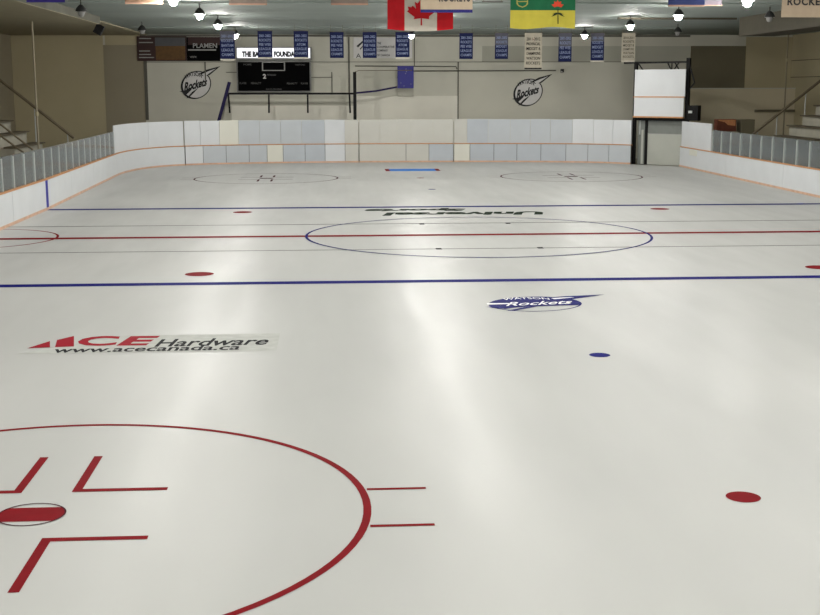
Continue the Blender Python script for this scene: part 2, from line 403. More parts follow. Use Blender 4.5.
def spot(cx, cy, m, label, group=None, dot=True):
    t = thing('face_off_circle', (cx, cy, 0), label, 'face-off circle', group)
    q = nb(); ring(q, cx, cy, 3.10, .075); part('ring', q, m, t, flip=False)
    q = nb(); disc(q, cx, cy, .30, Z1, 48, h=.19); part('dot', q, m, t, 'solid dot with flattened sides', flip=False)
    q = nb(); ring(q, cx, cy, .305, .018, Z2, n=48); part('dot_outline', q, MAROON, t, 'thin dark outline around the dot', flip=False)
    for sx in (-1, 1):
        for sy in (-1, 1):
            q = nb(); w = .09
            x, y = cx+sx*.24, cy+sy*.63
            poly(q, [(x, y, Z1), (x+sx*.92, y, Z1), (x+sx*.92, y+sy*w, Z1), (x+sx*w, y+sy*w, Z1), (x+sx*w, y+sy*1.2, Z1), (x, y+sy*1.2, Z1)])
            part('corner_mark', q, m, t, flip=False)
            q = nb(); x = cx+sx*3.11
            rect(q, min(x, x+sx*.58), max(x, x+sx*.58), cy+sy*.52-.03, cy+sy*.52+.03); part('hash_mark', q, m, t, flip=False)
    return t
spot(-S, -YE-.04, RED, 'big red face-off circle in the lower left, with corner marks around its dot')
spot(-S, YE, MAROON, 'thin dark face-off circle far off on the left, in front of the end boards', 'far face-off circles')
spot(S, YE, MAROON, 'thin dark face-off circle far off on the right, in front of the end boards', 'far face-off circles')
def dot(x, y, R, m, label):
    q = nb(); disc(q, x, y, R, Z1); return tag(link('face_off_dot', q, m, flip=False), label, 'ice dot', 'dots painted on the ice')
dot(0, -15.28, .155, BLUE, 'small blue dot on the ice below the rocket emblem')
dot(0, -YE, .165, RED, 'red dot alone on the ice at the lower right')
dot(-S, -6.68, .305, RED, 'red dot just beyond the near blue line, left of the centre circle')
dot(S, -6.68, .305, RED, 'red dot just beyond the near blue line at the right edge')
dot(-S, 6.68, .305, RED, 'thin looking red dot just before the far blue line, left side')
dot(S, 6.68, .305, RED, 'thin looking red dot just before the far blue line, right side')
dot(0, 15.2, .155, BLUE, 'tiny dark dot on the ice between the two far circles, nearer one')
dot(0, 21.4, .165, RED, 'tiny faint dot on the ice just in front of the pale blue crease')
t = thing('goal_crease', (0, 26.9, 0), 'pale blue goal crease with dark red ends before the middle boards', 'crease')
q = nb(); rect(q, -1.1, 1.1, 26.0, 27.6, Z1); part('crease_fill', q, LBLUE, t, flip=False)
q = nb(); rect(q, -1.3, -1.1, 26.0, 27.6, Z1); rect(q, 1.1, 1.3, 26.0, 27.6, Z1); part('crease_edge', q, RED, t, 'dark red edge', flip=False)

# hardware advertisement
def G(z=Z2):
    return lambda x, y: Vector((*gr(x, y), z))
t = thing('ice_advertisement', (-6.7, -14, 0), 'red and black hardware shop lettering on a pale backing in the ice', 'ice logo')
q = nb(); poly(q, [(-8.62, -14.62, Z1), (-4.75, -14.62, Z1), (-4.75, -13.3, Z1), (-7.2, -13.3, Z1)]); part('backing', q, MESHP, t, flip=False)
q = nb(); g = G(Z2)
poly(q, [(27, 348.6), (50, 347.6), (50, 341.3)], g); poly(q, [(55, 347.5), (74, 346.8), (74, 336.2), (57, 340.2)], g)
text(q, 'C', lambda u, v: g(75+40*u+6*v, 346.6-9.9*v-.8*u), offset=.035, shear=.0)
text(q, 'E', lambda u, v: g(116+30*u+15*v, 346-9.6*v-.3*u), offset=.04)
part('lettering', q, ACERED, t, 'big red slanted letters', flip=False)
q = nb()
text(q, 'Hardware', lambda u, v: g(154+112*u+6*v, 347.2-7.6*v-2.2*u), offset=.02, shear=.1)
text(q, 'www.acecanada.ca', lambda u, v: g(53+186*u+3*v, 353.2-5.4*v-3.2*u), offset=.02, shear=.1)
part('lettering', q, BLACKP, t, 'black slanted letters', flip=False)

# team emblem: a round badge with lettering and a rocket shooting out at upper right
def emblem(t, fn, fill, inkm, whitem, ice):
    # local frame: badge centre (0,0), radius about 1; rocket tip at (1.62, 1.05)
    def bf(k): return lambda x, y: fn(x, y, k)
    def rim(r, a): return (r*math.cos(a), .90*r*math.sin(a) + .10*r*math.cos(a))
    if not ice:
        q = nb(); poly(q, [rim(.97, 2*PI*k/40) for k in range(40)], bf(0)); part('badge_face', q, whitem, t, flip=False)
    q = nb(); n = 60
    for k in range(n):
        a, b = 2*PI*k/n, 2*PI*(k+1)/n
        th = (.045 if ice else .07 + .07*max(0, math.cos((a+b)/2-PI*1.05)))
        quad(q, [bf(1)(*rim(1-th, a)), bf(1)(*rim(1, a)), bf(1)(*rim(1, b)), bf(1)(*rim(1-th, b))])
    part('badge_ring', q, inkm, t, flip=False)
    if fill:
        q = nb(); pts = [rim(1, (-.06+1.16*k/30)*PI) for k in range(31)]
        poly(q, [(-1.0, -.42), (-.75, -.52), (-.2, -.34), (.5, -.26), (.94, -.22)] + pts, bf(2)); part('badge_fill', q, fill, t, flip=False)
    q = nb(); f = bf(3)
    poly(q, [(.30, .22), (.85, .48), (1.72, 1.06), (.80, .90), (.10, .66)] if ice else [(.52, .52), (.95, .55), (1.72, 1.06), (.80, .92), (.30, .72)], f)
    poly(q, [(-1.12, -.32), (-.70, -.26), (-.20, -.06), (-.35, -.30), (-.72, -.58), (-.84, -.40)], f)
    poly(q, [(-.72, -.80), (-.30, -.42), (.16, -.18), (-.20, -.50), (-.55, -.78)], f)
    part('rocket', q, inkm, t, flip=False)
    q = nb(); f = bf(4)
    poly(q, [(.50, .52), (.98, .72), (.88, .76), (.45, .66)] if ice else [(.62, .48), (1.42, .94), (.88, .80), (.45, .66)], f)
    part('rocket_highlight', q, whitem, t, 'pale stripe along the rocket', flip=False)
    q = nb(); f = bf(5)
    if ice:
        text(q, 'Rockets', lambda u, v: f(-.66+1.40*u+.14*v, -.26+.46*v+.18*u), offset=.015, shear=.1)
        text(q, 'WATSON', lambda u, v: f(-.60+1.0*u, .46+.24*v+.12*math.sin(PI*u)), offset=.01)
        poly(q, [(-1.02, .12), (-.55, .10), (-.52, -.02), (-1.02, -.06)], f)
    else:
        text(q, 'Rockets', lambda u, v: f(-.82+1.50*u+.12*v, -.38+.62*v*(1-.12*u)+.26*u), offset=.04, shear=.1)
        text(q, 'WATSON', lambda u, v: f(-.66+1.1*u, .40+.30*v+.20*math.sin(PI*u)), offset=.03)
    part('lettering', q, whitem if ice else inkm, t, flip=False)
t = thing('rocket_emblem', (-.25, -10.8, 0), 'navy and white round rocket emblem in the ice before the blue line', 'ice logo')
emblem(t, lambda x, y, k: Vector((-.23+.86*x, -10.85+.86*y, Z1+.0012*k)), NAVY, NAVY, WHITEP, True)
for (xa, ya), lab in (((196, 85), 'black line rocket emblem on the back wall left of the scoreboard'), ((528, 92.5), 'black line rocket emblem on the back wall below the tall white banner')):
    c = at(xa, ya, YB-.02); s = 15.0*(YB-CAM.y)/F
    t = thing('wall_emblem', c, lab, 'wall emblem', 'painted emblems on the back wall')
    def fn(x, y, k, c=c, s=s): 
        a = .14; return Vector((c.x+s*(x*math.cos(a)-y*math.sin(a)*.6), c.y-.012*0-.003*k-.012, c.z+s*(x*math.sin(a)*.7+y*.98)))
    emblem(t, fn, None, INK, SIGNG, False)

# green sponsor words, read from the far end of the rink
t = thing('ice_lettering', (0, 6.3, 0), 'dark green words, upside down, in the ice between centre circle and far blue line', 'ice logo')
q = nb()
text(q, 'Universal', lambda u, v: Vector((2.75-5.1*u, 6.2-1.0*v, Z1)), offset=.05, shear=.2)
text(q, 'Sports', lambda u, v: Vector((.45-3.3*u, 7.55-1.0*v, Z1)), offset=.07, shear=.2)
part('lettering', q, GREENP, t, flip=False)

# ------------------------------------------------------------------ lamps
def lamp(loc, label, lit=True):
    x, y, z = loc; t = thing('high_bay_lamp', loc, label, 'ceiling lamp', 'lit lamps under the ceiling' if lit else 'unlit lamps under the ceiling')
    q = nb(); lathe(q, [(.185, -.065), (.178, -.02), (.15, .05), (.09, .12), (.05, .16), (.001, .16)], loc, 24); part('shade', q, LAMPB, t, smooth=True)
    q = nb(); lathe(q, [(.178, -.062), (.14, .04), (.001, .10)], loc, 24); part('reflector', q, LAMPI, t, smooth=True)
    q = nb(); lathe(q, [(.135, -.02), (.10, -.17), (.08, -.205), (.045, -.225), (.001, -.23)], loc, 24); part('lens', q, LENS if lit else FRAMEG, t, 'glowing white bowl' if lit else None, smooth=True)
    q = nb(); tube(q, [(x, y, z+.16), (x, y, ZC)], .02, 6); part('ceiling_stem', q, LAMPB, t)
    return t
ROWY = [27.3, 18.1, 11.0, 3.7, -3.5, -10.4, -17.6, -24.8, -31]
first = None
ordn = ['first', 'second', 'third', 'fourth', 'fifth', 'sixth', 'seventh', 'eighth', 'ninth']
for X, side in ((-8.3, 'left'), (0, 'middle'), (8.3, 'right')):
    for i, Y in enumerate(ROWY):
        lab = 'glowing ceiling lamp, %s from the back wall in the %s row' % (ordn[i], side)
        if first is None: first = lamp((X, Y, 6.41), lab)
        else: copy_tree(first, (X, Y, 6.41), lab)
lf = None
for (X, Y, lab) in ((-12, 9.5, 'unlit ceiling lamp beside the left bulkhead'), (-12, 23, 'unlit ceiling lamp above the wheat field sign'),
                    (11.9, 12, 'unlit ceiling lamp just left of the pale hanging banner at the right edge'), (11.9, 24, 'unlit ceiling lamp above the raised gate')):
    if lf is None: lf = lamp((X, Y, 6.41), lab, False)
    else: copy_tree(lf, (X, Y, 6.41), lab)

# ------------------------------------------------------------------ banners and flags
def cloth(bm, x0, x1, z0, z1, y, amp=.012, nx=10, mi=0, th=.008, ph=0, sag=0):
    def P(i, z, d):
        u = i/nx; return (x0+(x1-x0)*u, y+amp*math.sin(ph+u*9)+d, z-(sag*math.sin(PI*u) if z == z0 else 0))
    for i in range(nx):
        for d, s in ((0, 1), (th, -1)):
            v = [P(i, z0, d), P(i+1, z0, d), P(i+1, z1, d), P(i, z1, d)]
            quad(bm, v if s > 0 else v[::-1], mi)
        for z in (z0, z1): quad(bm, [P(i, z, 0), P(i, z, th), P(i+1, z, th), P(i+1, z, 0)], mi)
    for i in (0, nx): quad(bm, [P(i, z0, 0), P(i, z1, 0), P(i, z1, th), P(i, z0, th)], mi)
YBN = 25.6
def banner(xa, xb, ya, yb, lines, label, topgrey=0, white=False, hem=True, hemdark=False):
    a, b = at(xa, yb, YBN), at(xb, ya, YBN)
    x0, x1, z0, z1 = a.x, b.x, a.z, b.z
    t = thing('championship_banner', ((x0+x1)/2, YBN, z1), label, 'banner', 'championship banners in a row before the back wall')
    h = .07 if hem else 0
    q = nb(); tube(q, [(x0-.04, YBN+.004, z1+.008), (x1+.04, YBN+.004, z1+.008)], .012, 6)
    for xx in (x0+.04, x1-.04): tube(q, [(xx, YBN+.004, z1+.02), (xx, YBN+.004, ZC)], .006, 5)
    part('hanging_rod', q, RAILM, t)
    q = nb()
    if topgrey:
        zm = z1-(z1-z0)*topgrey; cloth(q, x0, x1, zm, z1, YBN, mi=1); cloth(q, x0, x1, z0+h, zm, YBN)
    else: cloth(q, x0, x1, z0+h, z1, YBN)
    part('cloth', q, [BANW if white else BANB, BANG], t)
    if h:
        q = nb(); cloth(q, x0, x1, z0, z0+h, YBN); part('hem', q, INK if hemdark else HEM, t, 'dark bottom hem' if hemdark else 'white bottom hem')
    n = len(lines); H = (z1-z0-h)
    for i, s in enumerate(lines):
        zt = z1-H*(.13+.83*i/n); hh = H*.83/n*.62; w = (x1-x0)
        mgn = .10 if len(s) > 5 else .2
        q = nb(); text(q, s, lambda u, v: Vector((x0+w*(mgn+(1-2*mgn)*u), YBN-.025, zt-hh+hh*v)), offset=.01)
        part('lettering', q, INK if white else BANT, t, 'the line %s' % s)
R5 = ['2001-2002', 'ROCKETS', None, 'LEAGUE', 'CHAMPS']
def R(x): return [x if s is None else s for s in R5]
banner(220.5, 234.5, 31, 60.5, R('BANTAM'), 'blue banner with a grey top hanging over the end of the black sign', .32)
banner(258, 272, 31, 58.8, R('PEE WEE'), 'blue banner hanging over the middle of the lit white sign')
banner(294, 308, 31, 58.8, R('ATOM'), 'blue banner hanging over the right end of the lit white sign')
banner(330, 343.5, 32, 58, R('PEE WEE'), 'blue banner on bare wall between the lit sign and the white swoosh sign', hem=False)
banner(362.8, 376.6, 32, 58, R('PEE WEE'), 'blue banner covering the left part of the white swoosh sign', hem=False)
banner(395.5, 409.5, 32, 58.8, R('ATOM'), 'blue banner at the right end of the white swoosh sign, beside a lamp')
banner(459.3, 473, 33, 59, R('PEE WEE'), 'blue banner hanging alone right below the end of the maple leaf flag', hem=False)
banner(494.8, 508.3, 33, 59, R('MIDGET'), 'grey-topped blue banner hanging just left of the tall white banner', .45, hem=False)
banner(524.3, 542.2, 33, 69.3, ['2011-2012', 'PROVINCIAL', 'MIDGET B', 'CHAMPIONS', 'WATSON', 'ROCKETS'], 'tall white banner with black letters and a black hem, above the wall emblem', white=True, hemdark=True)
banner(558.2, 572, 33, 61.6, R('PEE WEE'), 'grey-topped blue banner below the corner of the green and yellow flag', .48, hem=False)
banner(590.5, 604.5, 33, 62, R('MIDGET'), 'grey-topped blue banner with a white hem, touching a lamp, next to the small white banner', .3)
banner(621.3, 635.5, 33, 62, ['2010-2011', 'ROCKETS', 'MIDGET B', 'CHAMPIONS', 'WATSON', 'ROCKETS'], 'small white banner with dark lines of text beside the raised gate', white=True)

def wav(y, amp, ph=0): return lambda x, z: Vector((x, y+amp*math.sin(x*5+ph)+.4*amp*math.sin(x*11+z*3), z))
def sheet(bm, x0, x1, z0, z1, fn, th=.006, nx=8, nz=3, mi=0, drop=None):
    def P(i, j, d):
        x = x0+(x1-x0)*i/nx; z = z0+(z1-z0)*j/nz
        v = fn(x, z)
        if drop: v.z -= drop(x)*(1-j/nz)
        v.y += d; return v
    for i in range(nx):
        for j in range(nz):
            quad(bm, [P(i, j, 0), P(i+1, j, 0), P(i+1, j+1, 0), P(i, j+1, 0)], mi)
            quad(bm, [P(i, j+1, th), P(i+1, j+1, th), P(i+1, j, th), P(i, j, th)], mi)
def shape(bm, pts, fn, mi=0):
    q = bmesh.new(); vs = [q.verts.new((x, 0, z)) for x, z in pts]; f = q.faces.new(vs)
    bmesh.ops.triangulate(q, faces=[f]); bmesh.ops.subdivide_edges(q, edges=q.edges[:], cuts=2, use_grid_fill=True)
    mp = {v: bm.verts.new(fn(v.co.x, v.co.z)) for v in q.verts}
    for f in q.faces: bm.faces.new([mp[v] for v in f.verts]).material_index = mi
    q.free()
def hang(t, pts, ztop):
    for (x, y, z) in pts:
        q = nb(); tube(q, [(x, y, z), (x, y, ZC)], .008, 5); part('cord', q, RAILM, t)
# national flag
YC = 2.0; a, b = at(387.5, 29, YC), at(453, 29, YC); w = b.x-a.x; ztop = a.z+w*.5
t = thing('flag', ((a.x+b.x)/2, YC, ztop), 'red and white maple leaf flag hanging half behind a pale banner', 'flag', 'flags hanging over the ice')
f = wav(YC, .02); ff = wav(YC-.012, .02); dr = lambda x: .06*math.sin(PI*(x-a.x)/w)
x1, x2 = a.x+w*.26, a.x+w*.755
q = nb(); sheet(q, x1, x2, a.z, ztop, f, drop=dr); part('white_field', q, FLAGW, t)
q = nb(); sheet(q, a.x, x1, a.z, ztop, f, drop=dr); part('red_band', q, FLAGR, t, 'left red band')
q = nb(); sheet(q, x2, b.x, a.z, ztop, f, drop=dr); part('red_band', q, FLAGR, t, 'right red band')
leaf = [(0, -.50), (.03, -.50), (.02, -.21), (.28, -.25), (.25, -.16), (.52, .07), (.45, .11), (.50, .27), (.34, .24), (.31, .31), (.19, .18), (.24, .46), (.13, .40), (0, .62)]
leaf = leaf + [(-x, z) for x, z in leaf[::-1][1:]]; leaf = [p for i, p in enumerate(leaf) if i == 0 or p != leaf[i-1]]
cxl = a.x+w*.515; s = w*.42
q = nb(); shape(q, [(cxl+x*s, a.z+w*.235+z*s*.86) for x, z in leaf[1:-1] + [(-.03, -.5)]], ff); part('maple_leaf', q, FLAGR, t)
hang(t, [(a.x+.05, YC, ztop-.02), (b.x-.05, YC, ztop-.02)], ztop)
# provincial flag
a, b = at(510, 28, YC), at(575, 28, YC); w = b.x-a.x; ztop = a.z+w*.5; zm = at(540, 10.3, YC).z
t = thing('flag', ((a.x+b.x)/2, YC, ztop), 'green over yellow flag with a red lily and a small shield', 'flag', 'flags hanging over the ice')
q = nb(); sheet(q, a.x, b.x, zm, ztop, f, nx=14); part('green_band', q, FLAGG, t)
q = nb(); sheet(q, a.x, b.x, a.z, zm, f, nx=14, drop=lambda x: .03*math.sin(7*(x-a.x)/w)); part('yellow_band', q, FLAGY, t)
def pc(x, y): v = at(x, y, YC); return (v.x, v.z)
q = nb(); sh = [(516.5, -6), (528, -6), (528, 4), (526, 6.2), (522.5, 7.6), (518.5, 6.2), (516.5, 4)]
shape(q, [pc(*p) for p in sh], ff); part('shield', q, GOLD, t)
q = nb(); f2 = wav(YC-.02, .02)
shape(q, [pc(*p) for p in [(517.5, -5), (527, -5), (527, 1), (517.5, 1)]], f2)
shape(q, [pc(*p) for p in [(517.5, 2), (527, 2), (526, 5), (522.4, 6.6), (518.5, 5)]], f2); part('shield_field', q, FLAGG, t)
q = nb()
for an in (-75, -35, 0, 35, 75):
    A = math.radians(an); d = (math.sin(A), -math.cos(A)); n = (d[1], -d[0]); L = 6.4
    shape(q, [pc(557.5+d[0]*l*L+n[0]*o, 6.4+d[1]*l*L+n[1]*o) for l, o in ((0, 0), (.5, -1.9), (1, 0), (.5, 1.9))], ff if an % 10 else f2)
part('lily', q, mat('lily_red', (212, 70, 46), .85), t)
q = nb()
for an in (-100, -60, -28, 28, 60, 100):
    A = math.radians(an); d = (math.sin(A), -math.cos(A)*.9); n = (d[1], -d[0])
    c = (557.8, 14.0)
    shape(q, [pc(c[0]+d[0]*l*7+n[0]*o, c[1]+d[1]*l*4+n[1]*o+l*l*2.2) for l, o in ((0, .1), (.5, -.9), (1, 0), (.5, .9))], ff)
shape(q, [pc(*p) for p in [(557.3, 9), (558.3, 9), (558.3, 24), (557.3, 24)]], f2)
part('stem_leaves', q, mat('dark_green_leaf', (38, 52, 26), .85), t)
hang(t, [(a.x+.05, YC, ztop-.02), (b.x-.05, YC, ztop-.02)], ztop)

def hanging(x0, x1, yb, Y, m, hemm, label, words=None, hemh=.06, ty=None, name='hanging_banner', th=None):
    a, b = at(x0, yb, Y), at(x1, yb, Y)
    zt = min(a.z+1.3, ZC-.1) if th is None else min(a.z+th, ZC-.04)
    t = thing(name, ((a.x+b.x)/2, Y, zt), label, 'banner', 'banners hanging over the ice')
    f = wav(Y, .008); q = nb(); sheet(q, a.x, b.x, a.z+hemh, zt, f); part('cloth', q, m, t)
    q = nb(); sheet(q, a.x, b.x, a.z, a.z+hemh, f, nz=1); part('hem', q, hemm, t, 'bottom hem')
    if words:
        q = nb()
        for s, wx0, wx1, wy0, wy1 in words:
            p0, p1 = at(wx0, wy1, Y), at(wx1, wy0, Y)
            text(q, s, lambda u, v: Vector((p0.x+(p1.x-p0.x)*u, Y-.022, p0.z+(p1.z-p0.z)*v)), offset=.035, spacing=1.15)
        part('lettering', q, INK, t)
    hang(t, [(a.x+.05, Y, zt-.02), (b.x-.05, Y, zt-.02)], zt)
PALEB = mat('pale_beige_cloth', (158, 142, 122), .85, var=.05, scale=6)
hanging(420.5, 472.5, 12.6, 0, PALEB, mat('navy_hem', (30, 28, 92), .85), 'pale banner with a navy hem hanging in front of the maple leaf flag', [('ROCKETS', 439, 470, -6.5, 1.8)], .08)
hanging(781, 837, 17.3, 1, PALEB, PALEB, 'pale banner with dark capital letters at the upper right edge', [('ROCKETS', 787, 831, -2.2, 5.4)], .03)
hanging(668, 704.5, 6.6, 4, mat('blue_cloth', (32, 44, 92), .85), PINKH, 'blue banner with a pink hem near the top right', None, .05)
hanging(229, 267, 5, 6, FADED, PINKH, 'faded brownish banner with a pale hem, above the scoreboard', None, .05, th=.9)
hanging(331, 368, 5, 6, FADED, PINKH, 'faded brownish banner with a pale hem, next to the maple leaf flag', None, .05, th=.9)
hanging(125, 163, 4, 4, mat('peach_cloth', (112, 86, 68), .85), PINKH, 'brownish peach banner at the top edge, left of the first lit lamp', None, .04)
hanging(26.5, 65, 2.3, 2, mat('violet_cloth', (46, 36, 112), .85), mat('violet_hem', (46, 38, 116), .85), 'violet banner hanging at the top left corner', None, .04)
hanging(482, 503, 2.4, 8, mat('grey_cloth', (104, 100, 98), .85), mat('grey_hem', (90, 86, 84), .85), 'dark grey banner edge between the two flags', None, .03)
hanging(704.8, 722, 5.8, 5, mat('lilac_cloth', (104, 96, 104), .85), PINKH, 'small lilac banner beside the blue one with the pink hem', None, .03)

# ------------------------------------------------------------------ back wall furniture
Yw = YB-.10
def P3(x, y, Y=Yw): return at(x, y, Y)
def panel(bm, x0, y0, x1, y1, Y0, th, mi=0):
    a, b = at(x0, y1, Y0), at(x1, y0, Y0); box(bm, a.x, b.x, Y0, Y0+th, a.z, b.z, mi); return a, b
def words(q, s, x0, y0, x1, y1, Y, mi=0, **k):
    a, b = at(x0, y1, Y), at(x1, y0, Y)
    text(q, s, lambda u, v: Vector((a.x+(b.x-a.x)*u, Y, a.z+(b.z-a.z)*v)), mi, **k)
# wheat-field advertisement
c = P3(161, 61); t = thing('wall_advertisement', c, 'wide sign showing a golden wheat field under a grey sky', 'sign', 'advertising signs on the back wall')
q = nb(); panel(q, 137.5, 36.3, 186, 61, Yw, .07); part('sign_board', q, DKRED, t)
q = nb(); panel(q, 155, 37.5, 185, 46, Yw-.012, .012); part('sky_print', q, SKYP, t)
q = nb(); panel(q, 156, 46, 185, 60, Yw-.012, .012); part('field_print', q, AMBER, t)
q = nb()
for y, x1 in ((38, 151), (42, 153), (50.5, 150), (54, 151), (57, 154)):
    a, b = at(139, y+1, Yw-.012), at(x1, y, Yw-.012)
    q = nb(); box(q, a.x, b.x, Yw-.014, Yw, a.z, b.z); part('printed_line', q, GREYT, t)
c = P3(203, 61); t = thing('wall_advertisement', c, 'black and dark red sign with white capitals beside the wheat field sign', 'sign', 'advertising signs on the back wall')
q = nb(); panel(q, 187, 37, 222, 61, Yw, .07); part('sign_board', q, BLACK, t)
q = nb(); panel(q, 188, 37, 222, 45, Yw-.01, .01); part('red_band', q, DKRED, t)
q = nb(); words(q, 'PLAMEN', 193, 43.2, 217, 48, Yw-.02, offset=.02); words(q, 'www.', 190, 56, 197, 58, Yw-.02); panel(q, 188, 49.2, 216, 50.6, Yw-.02, .02)
part('lettering', q, GREYT, t)
# lit sign
c = P3(273, 59, Yw-.25); t = thing('lit_sign', c, 'glowing white sign with black capitals on top of the scoreboard', 'sign')
q = nb(); panel(q, 236, 47, 311.5, 60, Yw-.25, .25); part('housing', q, FRAMEG, t)
q = nb(); panel(q, 237, 48, 310, 58, Yw-.265, .02); part('face', q, SIGNW, t, 'glowing white face')
q = nb(); words(q, 'THE BA', 242, 51.2, 259, 57, Yw-.275, offset=.07); words(q, 'FOUNDATION', 274, 51.2, 306, 57, Yw-.275, offset=.07); part('lettering', q, INK, t)
# scoreboard
c = P3(273, 92, Yw-.25); t = thing('scoreboard', c, 'black scoreboard in a grey frame above the dark rail', 'scoreboard')
q = nb(); panel(q, 237, 60.5, 311, 92, Yw-.25, .25); part('cabinet', q, FRAMEG, t)
q = nb(); panel(q, 238.3, 62, 309.5, 91, Yw-.27, .03); part('face', q, BLACK, t, 'black face')
q = nb()
for r in ((262, 62.4, 263, 70.6), (284, 62.4, 285, 70.6), (262, 70, 285, 70.9), (262, 62, 285, 62.6)): panel(q, *r, Yw-.285, .02)
part('clock_frame', q, GREYT, t, 'grey outline around the clock')
q = nb()
for s, x0, y0, x1, y1 in (('HOME', 243.5, 63.6, 251.5, 65.4), ('VISITORS', 295, 64, 305, 65.6), ('PERIOD', 267, 74, 276, 75.8), ('PLAYER', 239.6, 82.2, 246.6, 84.2), ('PENALTY', 251, 82.2, 261, 84.2), ('PENALTY', 287, 82.6, 297.5, 84.4), ('PLAYER', 301, 82.6, 308, 84.4), ('SHOTS ON GOAL', 266, 88.4, 282, 90)):
    q = nb(); words(q, s, x0, y0, x1, y1, Yw-.275, offset=.01); part('lettering', q, DIMG, t, 'the small word %s' % s)
q = nb(); words(q, '2', 263, 74, 266, 78.6, Yw-.276, offset=.03); part('digit', q, SIGNG, t, 'white digit')
# rail in front of the scoreboard wall
Yr = 34.6
c = at(290, 112, Yr); t = thing('guard_rail', (c.x, Yr, c.z), 'dark pipe rail with short posts below the scoreboard', 'railing')
q = nb(); tube(q, [at(226, 93.6, Yr), at(356, 93.6, Yr)], .075, 8, sq=True); part('rail', q, DARKM, t)
for x, x2 in ((228.3, 229.8), (268.8, 269), (307.6, 307.9), (349.4, 350.2)):
    q = nb(); tube(q, [at(x, 93.6, Yr), at(x2, 113, Yr)], .065, 8, sq=True); part('post', q, DARKM, t)
q = nb(); tube(q, [at(356, 93, Yr), at(376, 91, Yr), at(397, 87, Yr)], .07, 8, sq=True); part('rail_extension', q, PURPLE, t, 'rising dark purple end of the rail')
c = at(220, 122, 34.3); t = thing('brace', (c.x, 34.3, 0), 'slanted dark purple brace left of the scoreboard', 'brace')
q = nb(); tube(q, [at(207, 163.5, 34.3), at(229.5, 82, 34.3)], .12, 8, sq=True); part('bar', q, PURPLE, t)
c = at(354.6, 122, 34.4); t = thing('support_post', (c.x, 34.4, 0), 'black upright post at the end of the dark rail', 'post')
q = nb(); a = at(354.6, 72, 34.4); box(q, a.x-.085, a.x+.085, 34.32, 34.48, 0, a.z); part('shaft', q, DARKM, t)
q = nb(); tube(q, [at(354.6, 72, 34.4), at(359, 70.5, 34.4), at(412, 70.3, 34.4)], .02, 6); part('arm', q, RAILM, t)
# swoosh sign
c = P3(385, 59); t = thing('wall_advertisement', c, 'white sign with a black swoosh and capital A behind two blue banners', 'sign', 'advertising signs on the back wall')
q = nb(); panel(q, 353.5, 37.5, 412, 58.2, Yw, .06); part('sign_board', q, SIGNG, t)
q = nb(); words(q, 'A', 356, 53.5, 361, 58, Yw-.012, offset=.0)
for pts in ([(356.5, 46), (358, 47.5), (364.5, 41), (362.5, 40.8)], [(359.5, 49), (360.5, 49.6), (364.5, 45), (363.5, 45)]):
    poly(q, [tuple(at(x, y, Yw-.012)) for x, y in pts])
for s, r in (('THE', (377, 42, 381, 44.4)), ('COOPERATIVE', (377, 45.8, 394.5, 48)), ('COMPANY', (377, 49.4, 388, 51.6)), ('OF CANADA', (377, 54, 390, 56.2))):
    words(q, s, *r, Yw-.012, offset=.02)
part('lettering', q, INK, t)
# conduits
q = nb(); tube(q, [at(412, 71, YB-.08), at(556, 70.5, YB-.08)], .035, 6); tag(link('conduit', q, SEAM), 'long thin conduit along the back wall above the right emblem', 'pipe')
q = nb(); tube(q, [at(355, 66, YB-.08), at(456, 66.5, YB-.08), at(457, 69, YB-.08)], .03, 6); tag(link('conduit', q, SEAM), 'short upper conduit behind the blue wall panel', 'pipe')
c = at(562.5, 72, Yw); t = thing('security_camera', c, 'small black and white camera on the back wall right of the emblem', 'camera')
q = nb(); panel(q, 561, 69, 564, 72.4, Yw-.1, .2); part('housing', q, INK, t)
q = nb(); panel(q, 561, 71, 562.4, 72, Yw-.14, .04); part('lens', q, SIGNG, t)
# blue panel
c = at(405.5, 88.5, Yr-.1); t = thing('notice_board', c, 'small dark blue panel with pale specks above the cream boards', 'notice board')
q = nb(); a, b = panel(q, 397.5, 66, 413.7, 88.3, Yr-.1, .06); part('board', q, mat('royal_blue_panel', (34, 32, 116), .6), t)
q = nb()
for x, y in ((406, 69), (406.5, 71.5), (405.5, 73.5), (401, 83), (404, 86), (411, 84)):
    panel(q, x-.35, y-.35, x+.35, y+.35, Yr-.112, .01)
part('specks', q, GREYT, t)
for x in (399, 412):
    q = nb(); p = at(x, 77, Yr); box(q, p.x-.03, p.x+.03, Yr-.04, YB-.01, p.z-.03, p.z+.03); part('wall_mount', q, DARKM, t)
q = nb(); p, p2 = at(397.5, 96.5, 35.9), at(413.7, 88.5, 35.9); box(q, p.x, p2.x, 35.92, 35.998, p.z, p2.z); trim(q, WALLG)

# ------------------------------------------------------------------ ice-resurfacer gate in the right corner
A = Vector((11.52, 30.36, 0)); Bq = Vector((13.52, 28.34, 0)); d = (Bq-A); Lg = d.length; d.normalize()
nrm = Vector((-d.y, d.x, 0))
if nrm.y < 0: nrm = -nrm
def GM(): return Matrix(((d.x, nrm.x, 0, A.x), (d.y, nrm.y, 0, A.y), (0, 0, 1, 0), (0, 0, 0, 1)))
GMX = GM()
def gbox(bm, u0, u1, v0, v1, z0, z1, mi=0): box(bm, u0, u1, v0, v1, z0, z1, mi, GMX)
t = thing('raised_gate', (A.x, A.y, 2.37), 'white gate section hoisted high above the opening in the boards', 'gate')
q = nb(); gbox(q, .02, Lg+.0, 0, .05, 2.44, 3.38); part('lower_sheet', q, WHITE, t)
q = nb(); gbox(q, .02, Lg+.06, 0, .05, 3.43, 4.76); part('upper_sheet', q, WHITE, t)
q = nb(); gbox(q, .0, Lg+.02, -.03, .08, 3.38, 3.43); part('cap_rail', q, ORANGE, t, 'orange rail across the middle')
